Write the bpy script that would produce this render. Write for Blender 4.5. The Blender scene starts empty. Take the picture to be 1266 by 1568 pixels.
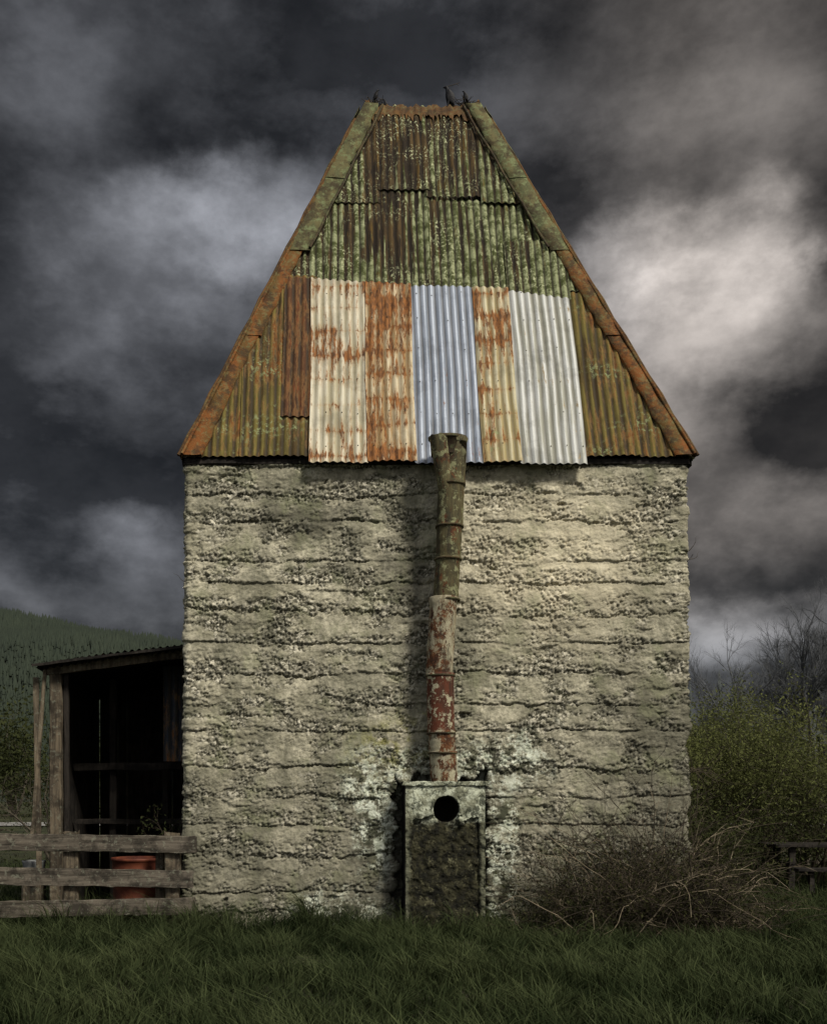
import bpy, math, random
import numpy as np
from mathutils import Vector, noise as mn
rng = np.random.default_rng(7); random.seed(7)
S = bpy.context.scene
S.view_settings.view_transform='Standard'; S.view_settings.look='None'; S.view_settings.exposure=0; S.view_settings.gamma=1

# ------------------------------------------------------------------ node helper
class G:
    def __init__(s, tree): s.t=tree; s.n=tree.nodes; s.l=tree.links
    def put(s, sock, v):
        if v is None: return
        if isinstance(v, bpy.types.NodeSocket): s.l.new(v, sock)
        else:
            if sock.type=='RGBA' and len(v)==3: v=(*v,1)
            sock.default_value=v
    def m(s, op, a, b=None, c=None, clamp=False):
        n=s.n.new('ShaderNodeMath'); n.operation=op; n.use_clamp=clamp
        for i,v in enumerate((a,b,c)): s.put(n.inputs[i], v)
        return n.outputs[0]
    def v(s, op, a, b=None):
        n=s.n.new('ShaderNodeVectorMath'); n.operation=op
        s.put(n.inputs[0],a)
        if b is not None: s.put(n.inputs[1],b)
        return n.outputs['Value'] if op in('LENGTH','DOT_PRODUCT','DISTANCE') else n.outputs[0]
    def noise(s, vec, scale=1, detail=4, rough=0.55, dist=0, col=False):
        n=s.n.new('ShaderNodeTexNoise'); s.put(n.inputs['Vector'],vec)
        n.inputs['Scale'].default_value=scale; n.inputs['Detail'].default_value=detail
        n.inputs['Roughness'].default_value=rough; n.inputs['Distortion'].default_value=dist
        return n.outputs[1] if col else n.outputs[0]
    def vor(s, vec, scale, feature='F1'):
        n=s.n.new('ShaderNodeTexVoronoi'); n.feature=feature; s.put(n.inputs['Vector'],vec)
        n.inputs['Scale'].default_value=scale
        return n.outputs['Distance'], n.outputs['Color']
    def ss(s, x, a, b, lo=0., hi=1., lin=False):
        n=s.n.new('ShaderNodeMapRange'); n.interpolation_type='LINEAR' if lin else 'SMOOTHSTEP'
        for i,v in enumerate((x,a,b,lo,hi)): s.put(n.inputs[i],v)
        return n.outputs[0]
    def mix(s, f, a, b, mode='MIX'):
        n=s.n.new('ShaderNodeMix'); n.data_type='RGBA'; n.blend_type=mode
        s.put(n.inputs[0],f); s.put(n.inputs[6],a); s.put(n.inputs[7],b)
        return n.outputs[2]
    def sep(s, v):
        n=s.n.new('ShaderNodeSeparateXYZ'); s.put(n.inputs[0],v); return n.outputs
    def comb(s,x,y,z):
        n=s.n.new('ShaderNodeCombineXYZ'); s.put(n.inputs[0],x); s.put(n.inputs[1],y); s.put(n.inputs[2],z); return n.outputs[0]
    def blob(s, P, c, r, inner=0.0):
        d=s.v('LENGTH', s.v('MULTIPLY', s.v('SUBTRACT',P,c), tuple(1/q for q in r)))
        return s.ss(d, inner, 1.0, 1.0, 0.0)

def newmat(name):
    m=bpy.data.materials.new(name); m.use_nodes=True
    g=G(m.node_tree); b=m.node_tree.nodes['Principled BSDF']; b.inputs['Roughness'].default_value=0.85
    b.inputs['Specular IOR Level'].default_value=0.2
    P=g.n.new('ShaderNodeTexCoord').outputs['Object']
    return m,g,b,P
def attr(g,name):
    n=g.n.new('ShaderNodeAttribute'); n.attribute_name=name; return n.outputs['Fac']
def bump(g,b,h,strength=0.5,dist=0.02):
    n=g.n.new('ShaderNodeBump'); n.inputs['Strength'].default_value=strength; n.inputs['Distance'].default_value=dist
    g.put(n.inputs['Height'],h); g.l.new(n.outputs[0], b.inputs['Normal'])

# ------------------------------------------------------------------ mesh helpers
def quads(name,V,F,mat,parent=None,smooth=True,attrs=None):
    V=np.asarray(V,dtype=np.float32); F=np.asarray(F,dtype=np.int32); k=F.shape[1]
    me=bpy.data.meshes.new(name); me.vertices.add(len(V)); me.vertices.foreach_set('co',V.ravel())
    me.loops.add(F.size); me.loops.foreach_set('vertex_index',F.ravel())
    me.polygons.add(len(F)); me.polygons.foreach_set('loop_start',np.arange(0,F.size,k,dtype=np.int32))
    me.update(calc_edges=True); me.validate()
    if smooth: me.polygons.foreach_set('use_smooth',np.ones(len(me.polygons),dtype=bool))
    if attrs:
        for n,a in attrs.items():
            at=me.attributes.new(n,'FLOAT','POINT'); at.data.foreach_set('value',np.asarray(a,dtype=np.float32))
    me.materials.append(mat)
    o=bpy.data.objects.new(name,me); S.collection.objects.link(o)
    if parent: o.parent=parent
    return o
def pyd(name,V,F,mat,parent=None,smooth=False):
    me=bpy.data.meshes.new(name); me.from_pydata([tuple(map(float,v)) for v in V],[],[tuple(f) for f in F]); me.update()
    if smooth:
        for p in me.polygons: p.use_smooth=True
    me.materials.append(mat)
    o=bpy.data.objects.new(name,me); S.collection.objects.link(o)
    if parent: o.parent=parent
    return o
def empty(name,loc=(0,0,0)):
    o=bpy.data.objects.new(name,None); S.collection.objects.link(o); o.empty_display_size=0.3; return o
def gridfaces(nu,nv,closed=False):
    i=np.arange(nu if closed else nu-1); j=np.arange(nv-1)
    I,J=np.meshgrid(i,j,indexing='ij'); I2=(I+1)%nu
    return np.stack([I*nv+J,I2*nv+J,I2*nv+J+1,I*nv+J+1],-1).reshape(-1,4)
def beam(name,p0,p1,w,h,mat,parent=None,n=10,jit=0.006,up=(0,0,1)):
    p0=Vector(p0);p1=Vector(p1);d=(p1-p0).normalized();u=Vector(up)
    if abs(d.dot(u))>0.9:u=Vector((0,1,0))
    s=d.cross(u).normalized();u=s.cross(d).normalized();V=[];F=[]
    b=min(w,h)*0.12
    prof=[(-w/2+b,-h/2),(w/2-b,-h/2),(w/2,-h/2+b),(w/2,h/2-b),(w/2-b,h/2),(-w/2+b,h/2),(-w/2,h/2-b),(-w/2,-h/2+b)]
    for i in range(n+1):
        c=p0.lerp(p1,i/n)
        for k,(a,q) in enumerate(prof):
            V.append(c+s*(a+random.uniform(-jit,jit))+u*(q+random.uniform(-jit,jit))+ (d*random.uniform(-3*jit,3*jit) if i in(0,n) else Vector()))
    for i in range(n):
        for k in range(8): F.append((i*8+k,i*8+(k+1)%8,(i+1)*8+(k+1)%8,(i+1)*8+k))
    F.append(tuple(range(7,-1,-1)));F.append(tuple(n*8+k for k in range(8)))
    return pyd(name,V,F,mat,parent)
def tubes(segs,k=5):
    A=np.array([[*s[0],*s[1],s[2],s[3]] for s in segs],dtype=np.float64)
    p0,p1,r0,r1=A[:,:3],A[:,3:6],A[:,6],A[:,7]
    d=p1-p0; d/=np.linalg.norm(d,axis=1,keepdims=True)+1e-9
    ref=np.where(np.abs(d[:,2:3])>0.9,np.array([[1.,0,0]]),np.array([[0,0,1.]]))
    s=np.cross(d,ref); s/=np.linalg.norm(s,axis=1,keepdims=True)+1e-9; u=np.cross(s,d)
    an=np.arange(k)*2*np.pi/k
    ring=np.cos(an)[None,:,None]*s[:,None,:]+np.sin(an)[None,:,None]*u[:,None,:]
    V=np.concatenate([p0[:,None,:]+ring*r0[:,None,None],p1[:,None,:]+ring*r1[:,None,None]],1)
    b=np.arange(len(A))[:,None]*2*k; i=np.arange(k)[None]; j=(i+1)%k
    F=np.stack([b+i,b+j,b+k+j,b+k+i],-1).reshape(-1,4)
    return V.reshape(-1,3),F
def leaves(C,size,jit=0.5):
    n=len(C); a=rng.normal(size=(n,3)); a/=np.linalg.norm(a,axis=1,keepdims=True)
    b=rng.normal(size=(n,3)); b=np.cross(a,b); b/=np.linalg.norm(b,axis=1,keepdims=True)
    s=(size*(1+jit*rng.uniform(-1,1,n)))[:,None]
    V=np.stack([C-a*s,C+b*s*0.4,C+a*s,C-b*s*0.4],1).reshape(-1,3)
    return V,np.arange(4*n).reshape(-1,4)
def grow(segs,tips,p,d,L,r,depth,spread=0.6,grav=0.0,nseg=4,kids=(2,4),shrink=0.68,wob=0.18):
    q=p.copy()
    for i in range(nseg):
        d=d+rng.normal(size=3)*wob+np.array([0,0,grav]); d/=np.linalg.norm(d)
        q2=q+d*L/nseg; ra=r*(1-0.45*i/nseg); rb=r*(1-0.45*(i+1)/nseg)
        segs.append((q,q2,ra,rb)); q=q2
        if depth<=1: tips.append(q)
        if depth>0 and i>=1:
            for _ in range(rng.integers(*kids)):
                dd=d+rng.normal(size=3)*spread; dd/=np.linalg.norm(dd)
                grow(segs,tips,q,dd,L*shrink*rng.uniform(.7,1.1),rb*0.55,depth-1,spread,grav,nseg,kids,shrink,wob)

# ------------------------------------------------------------------ materials
def mat_wall():
    m,g,b,P=newmat('weathered_pebble_concrete')
    x,y,z=g.sep(P)
    w0=g.noise(g.comb(3.3,0.,z),1.9,2,.5); w1=g.noise(g.v('MULTIPLY',P,(.8,.8,1.2)),1.2,3,0.55); w2=g.noise(P,6,4,0.65)
    zb=g.m('ADD',g.m('ADD',z,g.m('MULTIPLY',w0,.5)),g.m('ADD',g.m('MULTIPLY',g.m('SUBTRACT',w1,.5),.26),g.m('MULTIPLY',g.m('SUBTRACT',w2,.5),.15)))
    f=g.m('FRACT',g.m('DIVIDE',zb,0.36))
    f2=g.m('FRACT',g.m('DIVIDE',g.m('ADD',zb,.11),0.36))
    Ps=g.v('MULTIPLY',P,(0.8,0.8,1.4))
    big=g.noise(Ps,2.0,6,0.7)
    E=g.ss(g.m('ADD',big,g.m('MULTIPLY',g.m('SUBTRACT',.5,f),.10)),0.465,0.56)
    Pw=g.v('ADD',P,g.v('MULTIPLY',g.noise(P,9,1,.5,col=True),(.05,.05,.05)))
    d1,c1=g.vor(Pw,19); d2,c2=g.vor(Pw,38)
    def dome(d,r):
        q=g.m('DIVIDE',d,r); return g.m('SQRT',g.m('MAXIMUM',g.m('SUBTRACT',1,g.m('MULTIPLY',q,q)),0))
    cs=g.sep(c1); r1=g.ss(cs[0],0,1,.26,.66,True)
    p1=dome(d1,r1); p2=dome(d2,.6)
    peb=g.m('MAXIMUM',p1,g.m('MULTIPLY',p2,.5))
    def ledge(ff): return g.m('MULTIPLY',g.ss(ff,0.0,0.10),g.ss(ff,0.3,1.0,1.0,0.15))
    mk=g.noise(Ps,1.5,5,.7)
    M1=g.ss(mk,.42,.54); M2=g.ss(mk,.49,.40)
    fine=g.noise(P,22,4,.7); med=g.noise(Ps,4.0,4,.6)
    hole=g.ss(g.noise(g.v('MULTIPLY',P,(1,1,2.0)),2.5,5,.68),.65,.71)
    led=g.m('ADD',g.m('MULTIPLY',ledge(f),M1),g.m('MULTIPLY',g.m('MULTIPLY',ledge(f2),M2),.7))
    h=g.m('ADD',g.m('MULTIPLY',led,.032),g.m('MULTIPLY',med,.042))
    he=g.m('MULTIPLY',E,g.m('SUBTRACT',g.m('MULTIPLY',peb,.034),.029))
    hs=g.m('MULTIPLY',g.m('SUBTRACT',1,E),g.m('ADD',g.m('MULTIPLY',peb,.006),g.m('MULTIPLY',fine,.006)))
    h=g.m('ADD',h,g.m('ADD',he,hs)); h=g.m('ADD',h,g.m('MULTIPLY',fine,.010)); h=g.m('SUBTRACT',h,g.m('MULTIPLY',hole,.06))
    sm=g.mix(g.ss(g.noise(P,2.4,6,.7),.38,.62),(0.25,0.235,0.165),(0.52,0.485,0.360))
    sm=g.mix(g.ss(fine,.44,.60,0,.5),sm,(0.16,0.15,0.105))
    pc=g.mix(g.ss(cs[1],0,1,0,1),(0.19,0.18,0.135),(0.58,0.545,0.43))
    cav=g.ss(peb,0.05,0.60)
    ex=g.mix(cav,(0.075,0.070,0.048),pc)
    col=g.mix(E,sm,ex)
    line=g.m('MAXIMUM',g.m('MULTIPLY',g.ss(f,0.0,0.06,1,0),M1),g.m('MULTIPLY',g.ss(f2,0.0,0.06,1,0),M2))
    col=g.mix(g.m('MULTIPLY',line,.62),col,(0.05,0.046,0.032))
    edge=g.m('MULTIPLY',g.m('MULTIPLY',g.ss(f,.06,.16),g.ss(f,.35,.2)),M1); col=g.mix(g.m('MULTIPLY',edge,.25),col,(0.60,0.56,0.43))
    col=g.mix(g.m('MULTIPLY',hole,.75),col,(0.035,0.033,0.024))
    gr=g.ss(g.noise(g.v('MULTIPLY',P,(1.1,1.1,.8)),.9,8,.72),.45,.60)
    col=g.mix(g.m('MULTIPLY',gr,.55),col,(0.095,0.095,0.066))
    rs=g.m('MULTIPLY',g.ss(g.noise(g.v('MULTIPLY',P,(5,5,.5)),1.0,5,.6),.54,.66),.35); col=g.mix(rs,col,(0.09,0.087,0.06))
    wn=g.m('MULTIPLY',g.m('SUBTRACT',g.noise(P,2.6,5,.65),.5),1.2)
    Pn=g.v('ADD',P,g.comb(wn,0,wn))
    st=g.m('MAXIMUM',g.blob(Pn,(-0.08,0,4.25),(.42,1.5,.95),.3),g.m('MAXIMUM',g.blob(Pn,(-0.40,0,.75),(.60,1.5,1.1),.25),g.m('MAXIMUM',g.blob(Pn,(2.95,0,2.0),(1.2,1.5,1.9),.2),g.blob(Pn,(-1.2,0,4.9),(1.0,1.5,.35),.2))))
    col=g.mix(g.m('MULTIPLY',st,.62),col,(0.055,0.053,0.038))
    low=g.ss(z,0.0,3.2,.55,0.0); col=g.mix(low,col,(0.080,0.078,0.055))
    sunlit=g.blob(Pn,(1.7,0,4.4),(1.8,2,1.6),.1); col=g.mix(g.m('MULTIPLY',sunlit,.40),col,(0.80,0.71,0.50))  # upper-right sunlight painted into the wall colour as a paler patch
    yg=g.m('MULTIPLY',g.blob(Pn,(-.2,0,2.15),(.9,1.5,.5),.1),g.ss(g.noise(P,6,5,.7),.45,.6)); col=g.mix(g.m('MULTIPLY',yg,.7),col,(0.25,0.24,0.06))
    gl=g.m('MULTIPLY',g.ss(g.noise(P,1.9,5,.7),.50,.66),.45); col=g.mix(gl,col,(0.18,0.19,0.105))
    def mx(*a):
        r=a[0]
        for q in a[1:]: r=g.m('MAXIMUM',r,q)
        return r
    lm=mx(g.blob(Pn,(-.35,0,1.72),(.80,1.5,.60),.25),g.blob(Pn,(1.05,0,1.98),(.85,1.5,.50),.25),g.blob(Pn,(.33,0,1.95),(1.0,1.5,.40),.3),g.blob(Pn,(1.02,0,.85),(.32,1.5,1.3),.4),g.blob(Pn,(-.40,0,1.2),(.36,1.5,.8),.3),g.blob(Pn,(-.95,0,.22),(.8,1.5,.35),.2))
    ln=g.noise(P,5,9,.80)
    dk=g.m('MULTIPLY',lm,g.ss(ln,.51,.44)); col=g.mix(g.m('MULTIPLY',dk,.85),col,(0.030,0.035,0.020))
    lime=g.m('MULTIPLY',lm,g.ss(ln,.49,.54)); col=g.mix(g.m('MULTIPLY',lime,.85),col,g.mix(g.ss(g.noise(P,14,5,.7),.4,.6),(0.34,0.37,0.28),(0.66,0.70,0.58)))
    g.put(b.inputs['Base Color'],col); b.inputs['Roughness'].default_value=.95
    dn=g.n.new('ShaderNodeDisplacement'); dn.inputs['Midlevel'].default_value=0; dn.inputs['Scale'].default_value=1.0
    g.put(dn.inputs['Height'],h); g.l.new(dn.outputs[0],g.n['Material Output'].inputs['Displacement'])
    m.displacement_method='DISPLACEMENT'
    bump(g,b,g.noise(P,60,2,.6),.5,.012)
    return m
def mat_sheet(name,base,base2,rust=0.3,rows=0.0,metal=0.0,rough=.6,dirt=.35,lich=0.0,rcol=((0.060,0.022,0.010),(0.27,0.105,0.028)),xs=14):
    m,g,b,P=newmat(name); x,y,z=g.sep(P)
    R=g.n.new('ShaderNodeObjectInfo').outputs['Random']; off=g.m('MULTIPLY',R,37)
    P2=g.v('ADD',P,g.comb(off,off,off)); crest=attr(g,'crest')
    st=g.noise(g.v('MULTIPLY',P2,(14,1.5,.7)),1.0,6,.65)
    col=g.mix(g.ss(g.m('ADD',st,g.m('MULTIPLY',g.m('SUBTRACT',crest,.5),.12)),.40,.60),base2,base)
    col=g.mix(g.ss(g.noise(P2,2.2,5,.7),.48,.64,0,.35),col,tuple(q*.35 for q in base2))
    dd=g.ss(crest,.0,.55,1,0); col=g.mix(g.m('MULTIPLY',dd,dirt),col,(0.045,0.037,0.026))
    n1=g.noise(g.v('MULTIPLY',P2,(xs,1,2.2)),1.0,8,.8)
    n0=g.noise(P2,1.3,3,.5)
    zr=g.m('ADD',z,g.m('ADD',g.m('MULTIPLY',R,.3),g.m('MULTIPLY',g.noise(P2,3,3,.5),.12)))
    row=g.m('POWER',g.m('ABSOLUTE',g.m('SINE',g.m('MULTIPLY',zr,math.pi/.36))),.5)
    row=g.m('MULTIPLY',g.m('SUBTRACT',.7,row),rows)
    th=g.m('ADD',g.m('ADD',n1,g.m('MULTIPLY',g.m('SUBTRACT',n0,.5),.55)),g.m('ADD',row,g.m('MULTIPLY',g.m('SUBTRACT',crest,.5),.04)))
    rm=g.ss(th,0.63-rust*.35,0.69-rust*.35)
    halo=g.ss(th,0.55-rust*.35,0.66-rust*.35)
    rc=g.mix(g.ss(g.noise(g.v('MULTIPLY',P2,(10,2,3)),3,5,.7),.35,.65),*rcol)
    if rust>0.05: col=g.mix(g.m('MULTIPLY',halo,.35),col,(0.36,0.20,0.07))
    col=g.mix(g.m('MULTIPLY',rm,.92),col,rc)
    if lich>0:
        lc=g.m('MULTIPLY',g.ss(g.noise(P2,16,5,.75),.52,.6),g.ss(g.noise(P2,1.6,4,.6),.66-lich*.5,.8-lich*.5))
        col=g.mix(g.m('MULTIPLY',lc,.9),col,(0.22,0.25,0.12))
    g.put(b.inputs['Base Color'],col)
    g.put(b.inputs['Metallic'],g.m('MULTIPLY',g.m('SUBTRACT',1,rm),metal)); g.put(b.inputs['Roughness'],g.ss(rm,0,1,rough,.9))
    bump(g,b,g.noise(P2,45,3,.7),.35,.01)
    return m
def mat_moss():
    m,g,b,P=newmat('mossy_corrugated_iron'); x,y,z=g.sep(P)
    R=g.n.new('ShaderNodeObjectInfo').outputs['Random']; off=g.m('MULTIPLY',R,29)
    P2=g.v('ADD',P,g.comb(off,off,0)); crest=attr(g,'crest')
    st=g.noise(g.v('MULTIPLY',P2,(13,1,.40)),1,7,.72)
    big=g.noise(g.v('MULTIPLY',P2,(1.8,1,.35)),1.3,3,.6)
    dark=g.mix(g.ss(g.noise(g.v('MULTIPLY',P2,(10,1,1)),1.5,5,.7),.42,.62),(0.022,0.016,0.010),(0.085,0.055,0.022))
    green=g.mix(g.ss(g.noise(P2,7,6,.75),.42,.60),(0.060,0.070,0.022),(0.25,0.27,0.145))
    hgt=g.ss(z,7.8,11.0,.08,-.17)
    rt=g.ss(x,-.2,1.0,-.03,.06)
    gap=g.m('MULTIPLY',g.blob(P,(-.12,1.2,9.2),(.55,4,2.6),.2),-.12)
    s1=g.m('ADD',.5,g.m('MULTIPLY',g.m('SUBTRACT',st,.5),1.6))
    gm=g.ss(g.m('ADD',g.m('ADD',s1,g.m('MULTIPLY',g.m('SUBTRACT',big,.5),.9)),g.m('ADD',g.m('ADD',hgt,g.m('ADD',rt,gap)),g.m('MULTIPLY',g.m('SUBTRACT',crest,.5),.20))),.42,.54)
    col=g.mix(gm,dark,green)
    og=g.m('MULTIPLY',g.ss(g.noise(g.v('MULTIPLY',P2,(7,1,.8)),1.1,6,.72),.57,.66),.6)
    col=g.mix(og,col,(0.14,0.085,0.018))
    sp=g.m('MULTIPLY',g.ss(g.noise(P2,28,3,.7),.56,.62),g.ss(g.noise(P2,2,3,.6),.42,.58)); col=g.mix(sp,col,(0.42,0.44,0.26))
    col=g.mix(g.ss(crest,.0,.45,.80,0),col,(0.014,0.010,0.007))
    g.put(b.inputs['Base Color'],col); b.inputs['Roughness'].default_value=.92
    bump(g,b,g.noise(P2,40,4,.75),.6,.015); return m
def mat_flash(name,a,c2,lich):
    m,g,b,P=newmat(name)
    n=g.noise(g.v('MULTIPLY',P,(3,3,1)),1.6,6,.7)
    col=g.mix(g.ss(n,.38,.62),a,c2)
    col=g.mix(g.m('MULTIPLY',g.ss(g.noise(P,14,6,.75),.50,.58),lich),col,(0.155,0.185,0.085))
    col=g.mix(g.m('MULTIPLY',g.ss(g.noise(P,5,6,.75),.47,.60),.75),col,(0.035,0.022,0.012))
    g.put(b.inputs['Base Color'],col); bump(g,b,g.noise(P,30,4,.75),.6,.015); return m
def mat_wood(name,axis,a,c2,lich=0.0):
    m,g,b,P=newmat(name); sc=[22,22,22]; sc[axis]=1.6
    st=g.noise(g.v('MULTIPLY',P,tuple(sc)),1,6,.7,.4)
    col=g.mix(g.ss(st,.35,.65),a,c2)
    col=g.mix(g.m('MULTIPLY',g.ss(g.noise(P,4,5,.7),.45,.6),.7),col,tuple(q*.3 for q in a))
    if lich: col=g.mix(g.m('MULTIPLY',g.ss(g.noise(P,18,5,.75),.55,.62),lich),col,(0.26,0.27,0.20))
    g.put(b.inputs['Base Color'],col); bump(g,b,st,.7,.01); return m
def mat_plain(name,a,c2,scale=5,detail=5,bs=.4,rough=.9,at=None,sss=0):
    m,g,b,P=newmat(name)
    n=g.noise(P,scale,detail,.65); f=g.ss(n,.35,.65)
    if at: f=g.m('ADD',g.m('MULTIPLY',f,.35),g.m('MULTIPLY',attr(g,at),.65))
    c=g.mix(f,a,c2); b.inputs['Roughness'].default_value=rough
    if sss:
        df=g.n.new('ShaderNodeBsdfDiffuse'); g.put(df.inputs[0],c)
        t=g.n.new('ShaderNodeBsdfTranslucent'); g.put(t.inputs[0],c); mx=g.n.new('ShaderNodeMixShader'); mx.inputs[0].default_value=sss
        g.l.new(df.outputs[0],mx.inputs[1]); g.l.new(t.outputs[0],mx.inputs[2]); g.l.new(mx.outputs[0],g.n['Material Output'].inputs[0])
    else:
        g.put(b.inputs['Base Color'],c)
        if bs: bump(g,b,n,bs,.02)
    return m
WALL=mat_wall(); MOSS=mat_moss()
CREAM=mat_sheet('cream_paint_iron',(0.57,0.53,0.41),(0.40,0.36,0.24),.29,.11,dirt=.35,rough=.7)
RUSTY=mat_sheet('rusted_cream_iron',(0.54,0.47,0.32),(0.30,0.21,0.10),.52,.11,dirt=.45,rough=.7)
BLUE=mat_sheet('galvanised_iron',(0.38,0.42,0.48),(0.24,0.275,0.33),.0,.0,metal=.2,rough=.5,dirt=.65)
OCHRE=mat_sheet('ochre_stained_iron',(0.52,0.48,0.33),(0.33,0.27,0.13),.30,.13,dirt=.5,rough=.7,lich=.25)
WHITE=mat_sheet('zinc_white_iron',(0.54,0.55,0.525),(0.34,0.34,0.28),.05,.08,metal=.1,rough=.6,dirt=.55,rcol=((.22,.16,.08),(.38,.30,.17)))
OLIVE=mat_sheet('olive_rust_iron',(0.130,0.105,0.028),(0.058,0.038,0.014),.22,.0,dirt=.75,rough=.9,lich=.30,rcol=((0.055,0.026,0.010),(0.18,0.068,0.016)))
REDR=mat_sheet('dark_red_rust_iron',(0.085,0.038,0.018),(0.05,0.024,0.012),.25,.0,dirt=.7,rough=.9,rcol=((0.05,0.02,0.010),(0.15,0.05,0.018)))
FL_G=mat_flash('lichen_flashing',(0.075,0.080,0.036),(0.12,0.105,0.045),.75)
FL_R=mat_flash('rust_flashing',(0.18,0.065,0.016),(0.105,0.062,0.018),.35)
FL_D=mat_flash('dark_vent_flashing',(0.085,0.045,0.018),(0.13,0.065,0.020),.25)
BATT=mat_flash('dark_batten',(0.03,0.024,0.015),(0.08,0.058,0.028),.3)
WOODH=mat_wood('weathered_rail_wood',0,(0.040,0.034,0.025),(0.135,0.115,0.088),.35)
WOODV=mat_wood('weathered_post_wood',2,(0.050,0.040,0.028),(0.15,0.12,0.08),.3)
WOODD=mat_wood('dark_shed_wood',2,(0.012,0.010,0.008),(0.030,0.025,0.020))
SHIRON=mat_sheet('shed_iron',(0.050,0.058,0.070),(0.028,0.032,0.038),.1,.0,dirt=.6,rough=.8)
BLACK=mat_plain('black_feathers',(0.006,0.006,0.007),(0.014,0.014,0.016),20,3,.2,.6)
DARKIN=mat_plain('dark_interior',(0.006,0.006,0.005),(0.012,0.011,0.010),8)  # near-black colour shared by loft, vent, shed lining and barrel
BARK=mat_plain('bark',(0.05,0.042,0.03),(0.11,0.095,0.07),9)
PALEB=mat_plain('misty_bark',(0.065,0.068,0.072),(0.11,0.115,0.12),2)  # distance haze put into the bark colour as a paler grey
TWIG=mat_plain('bramble_cane',(0.12,0.095,0.060),(0.32,0.265,0.18),2.5,3,.0)
TWIGD=mat_plain('old_cane',(0.020,0.016,0.011),(0.075,0.060,0.040),3,3,.0)
LEAFW=mat_plain('willow_leaf',(0.024,0.030,0.011),(0.165,0.180,0.065),.8,4,0,.7,'rnd',.3)
LEAFD=mat_plain('dark_leaf',(0.016,0.021,0.009),(0.055,0.062,0.024),1.2,4,0,.7,'rnd',.2)
LEAFB=mat_plain('bramble_leaf',(0.014,0.016,0.007),(0.060,0.060,0.026),2,4,0,.7,'rnd',.2)
PINE=mat_plain('pine_foliage',(0.018,0.025,0.018),(0.032,0.042,0.027),.02,4,0,.9,'rnd')
PINEM=mat_plain('misty_pine_foliage',(0.045,0.053,0.050),(0.075,0.085,0.080),.3,4,0,.9,'rnd')  # conifer green greyed so the colour itself carries the distance haze
GRASS=mat_plain('grass_blade',(0.010,0.017,0.007),(0.085,0.102,0.045),.9,5,0,.65,'rnd',.25)

# ------------------------------------------------------------------ ground
def mat_ground():
    m,g,b,P=newmat('meadow_ground')
    n=g.noise(P,.25,6,.7); n2=g.noise(P,5,6,.75)
    col=g.mix(g.ss(n,.4,.6),(0.020,0.028,0.011),(0.055,0.065,0.025))
    col=g.mix(g.ss(n2,.4,.62),col,(0.020,0.018,0.010)); g.put(b.inputs['Base Color'],col); bump(g,b,n2,.8,.05); return m
gx=np.concatenate([-np.geomspace(2500,12,24),np.linspace(-11,13,70),np.geomspace(14,2500,24)])
gy=np.concatenate([-np.geomspace(400,15,12),np.linspace(-14,12,76),np.geomspace(13,3500,26)])
X,Y=np.meshgrid(gx,gy,indexing='ij')
near=np.exp(-((X/30)**2+(Y/30)**2))
Z=np.array([mn.fractal(Vector((a*.6,c*.6,3)),1,2,4) for a,c in zip(X.ravel(),Y.ravel())]).reshape(X.shape)*.03*near
quads('ground',np.stack([X,Y,Z],-1).reshape(-1,3),gridfaces(len(gx),len(gy)),mat_ground())
GR=mat_plain('gravel',(0.18,0.175,0.165),(0.28,0.275,0.255),3)
rx=np.linspace(-260,120,80)
V=np.concatenate([np.stack([rx,37+rx*-.04,0*rx+.05],-1),np.stack([rx,43+rx*-.04,0*rx+.05],-1)])
quads('gravel_road',V,[(i,i+1,81+i,80+i) for i in range(79)],GR)

# ------------------------------------------------------------------ hop kiln
kiln=empty('hop_kiln')
XL,XR=-2.70,3.24; ZT=5.57
def ring_pts():
    pts=[]
    def seg(a,b2,n): 
        for i in range(n): pts.append((a[0]+(b2[0]-a[0])*i/n,a[1]+(b2[1]-a[1])*i/n))
    c=.03
    seg((XL+c,0),(XR-c,0),620); seg((XR-c,0),(XR,c),5); seg((XR,c),(XR,5.85-c),150); seg((XR,5.85-c),(XR-c,5.85),3)
    seg((XR-c,5.85),(XL+c,5.85),130); seg((XL+c,5.85),(XL,5.85-c),3); seg((XL,5.85-c),(XL,c),150); seg((XL,c),(XL+c,0),5)
    return np.array(pts)
pr=ring_pts(); zz=np.linspace(-.15,ZT,580); nz=len(zz)
PX=np.repeat(pr[:,0][:,None],nz,1); PY=np.repeat(pr[:,1][:,None],nz,1); PZ=np.repeat(zz[None],len(pr),0)
t=(1-PZ/ZT); cx=.28
PX=cx+(PX-cx)*(1+.010*np.clip(t,0,1)); PX=PX+np.where(pr[:,0][:,None]>cx,.03*np.clip(t,0,1),0)
top=1.84+.06*np.sin(PX*9)+.05*np.sin(PX*23+1)
edge=.03*np.sin(PZ*11)+.03*np.sin(PZ*27)
al=(PY<.01)&(PX>-.25+edge)&(PX<.90+edge*.6)&(PZ<top)
PY=np.where(al,PY+.26,PY)
cn=np.array([mn.fractal(Vector((0.3,0,q*2.2)),1,2,5) for q in zz]); rough_c=np.exp(-np.abs(PX-XR-.05)/.12)*np.exp(-PY/.3)
PX=PX-rough_c*np.clip(cn,0,1)[None]*.16
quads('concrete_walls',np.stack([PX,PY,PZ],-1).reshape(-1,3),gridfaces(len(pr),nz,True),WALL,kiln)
pyd('loft_floor',[(XL+.05,.05,ZT-.06),(XR-.05,.05,ZT-.06),(XR-.05,5.8,ZT-.06),(XL+.05,5.8,ZT-.06)],[(0,1,2,3)],DARKIN,kiln)

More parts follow.
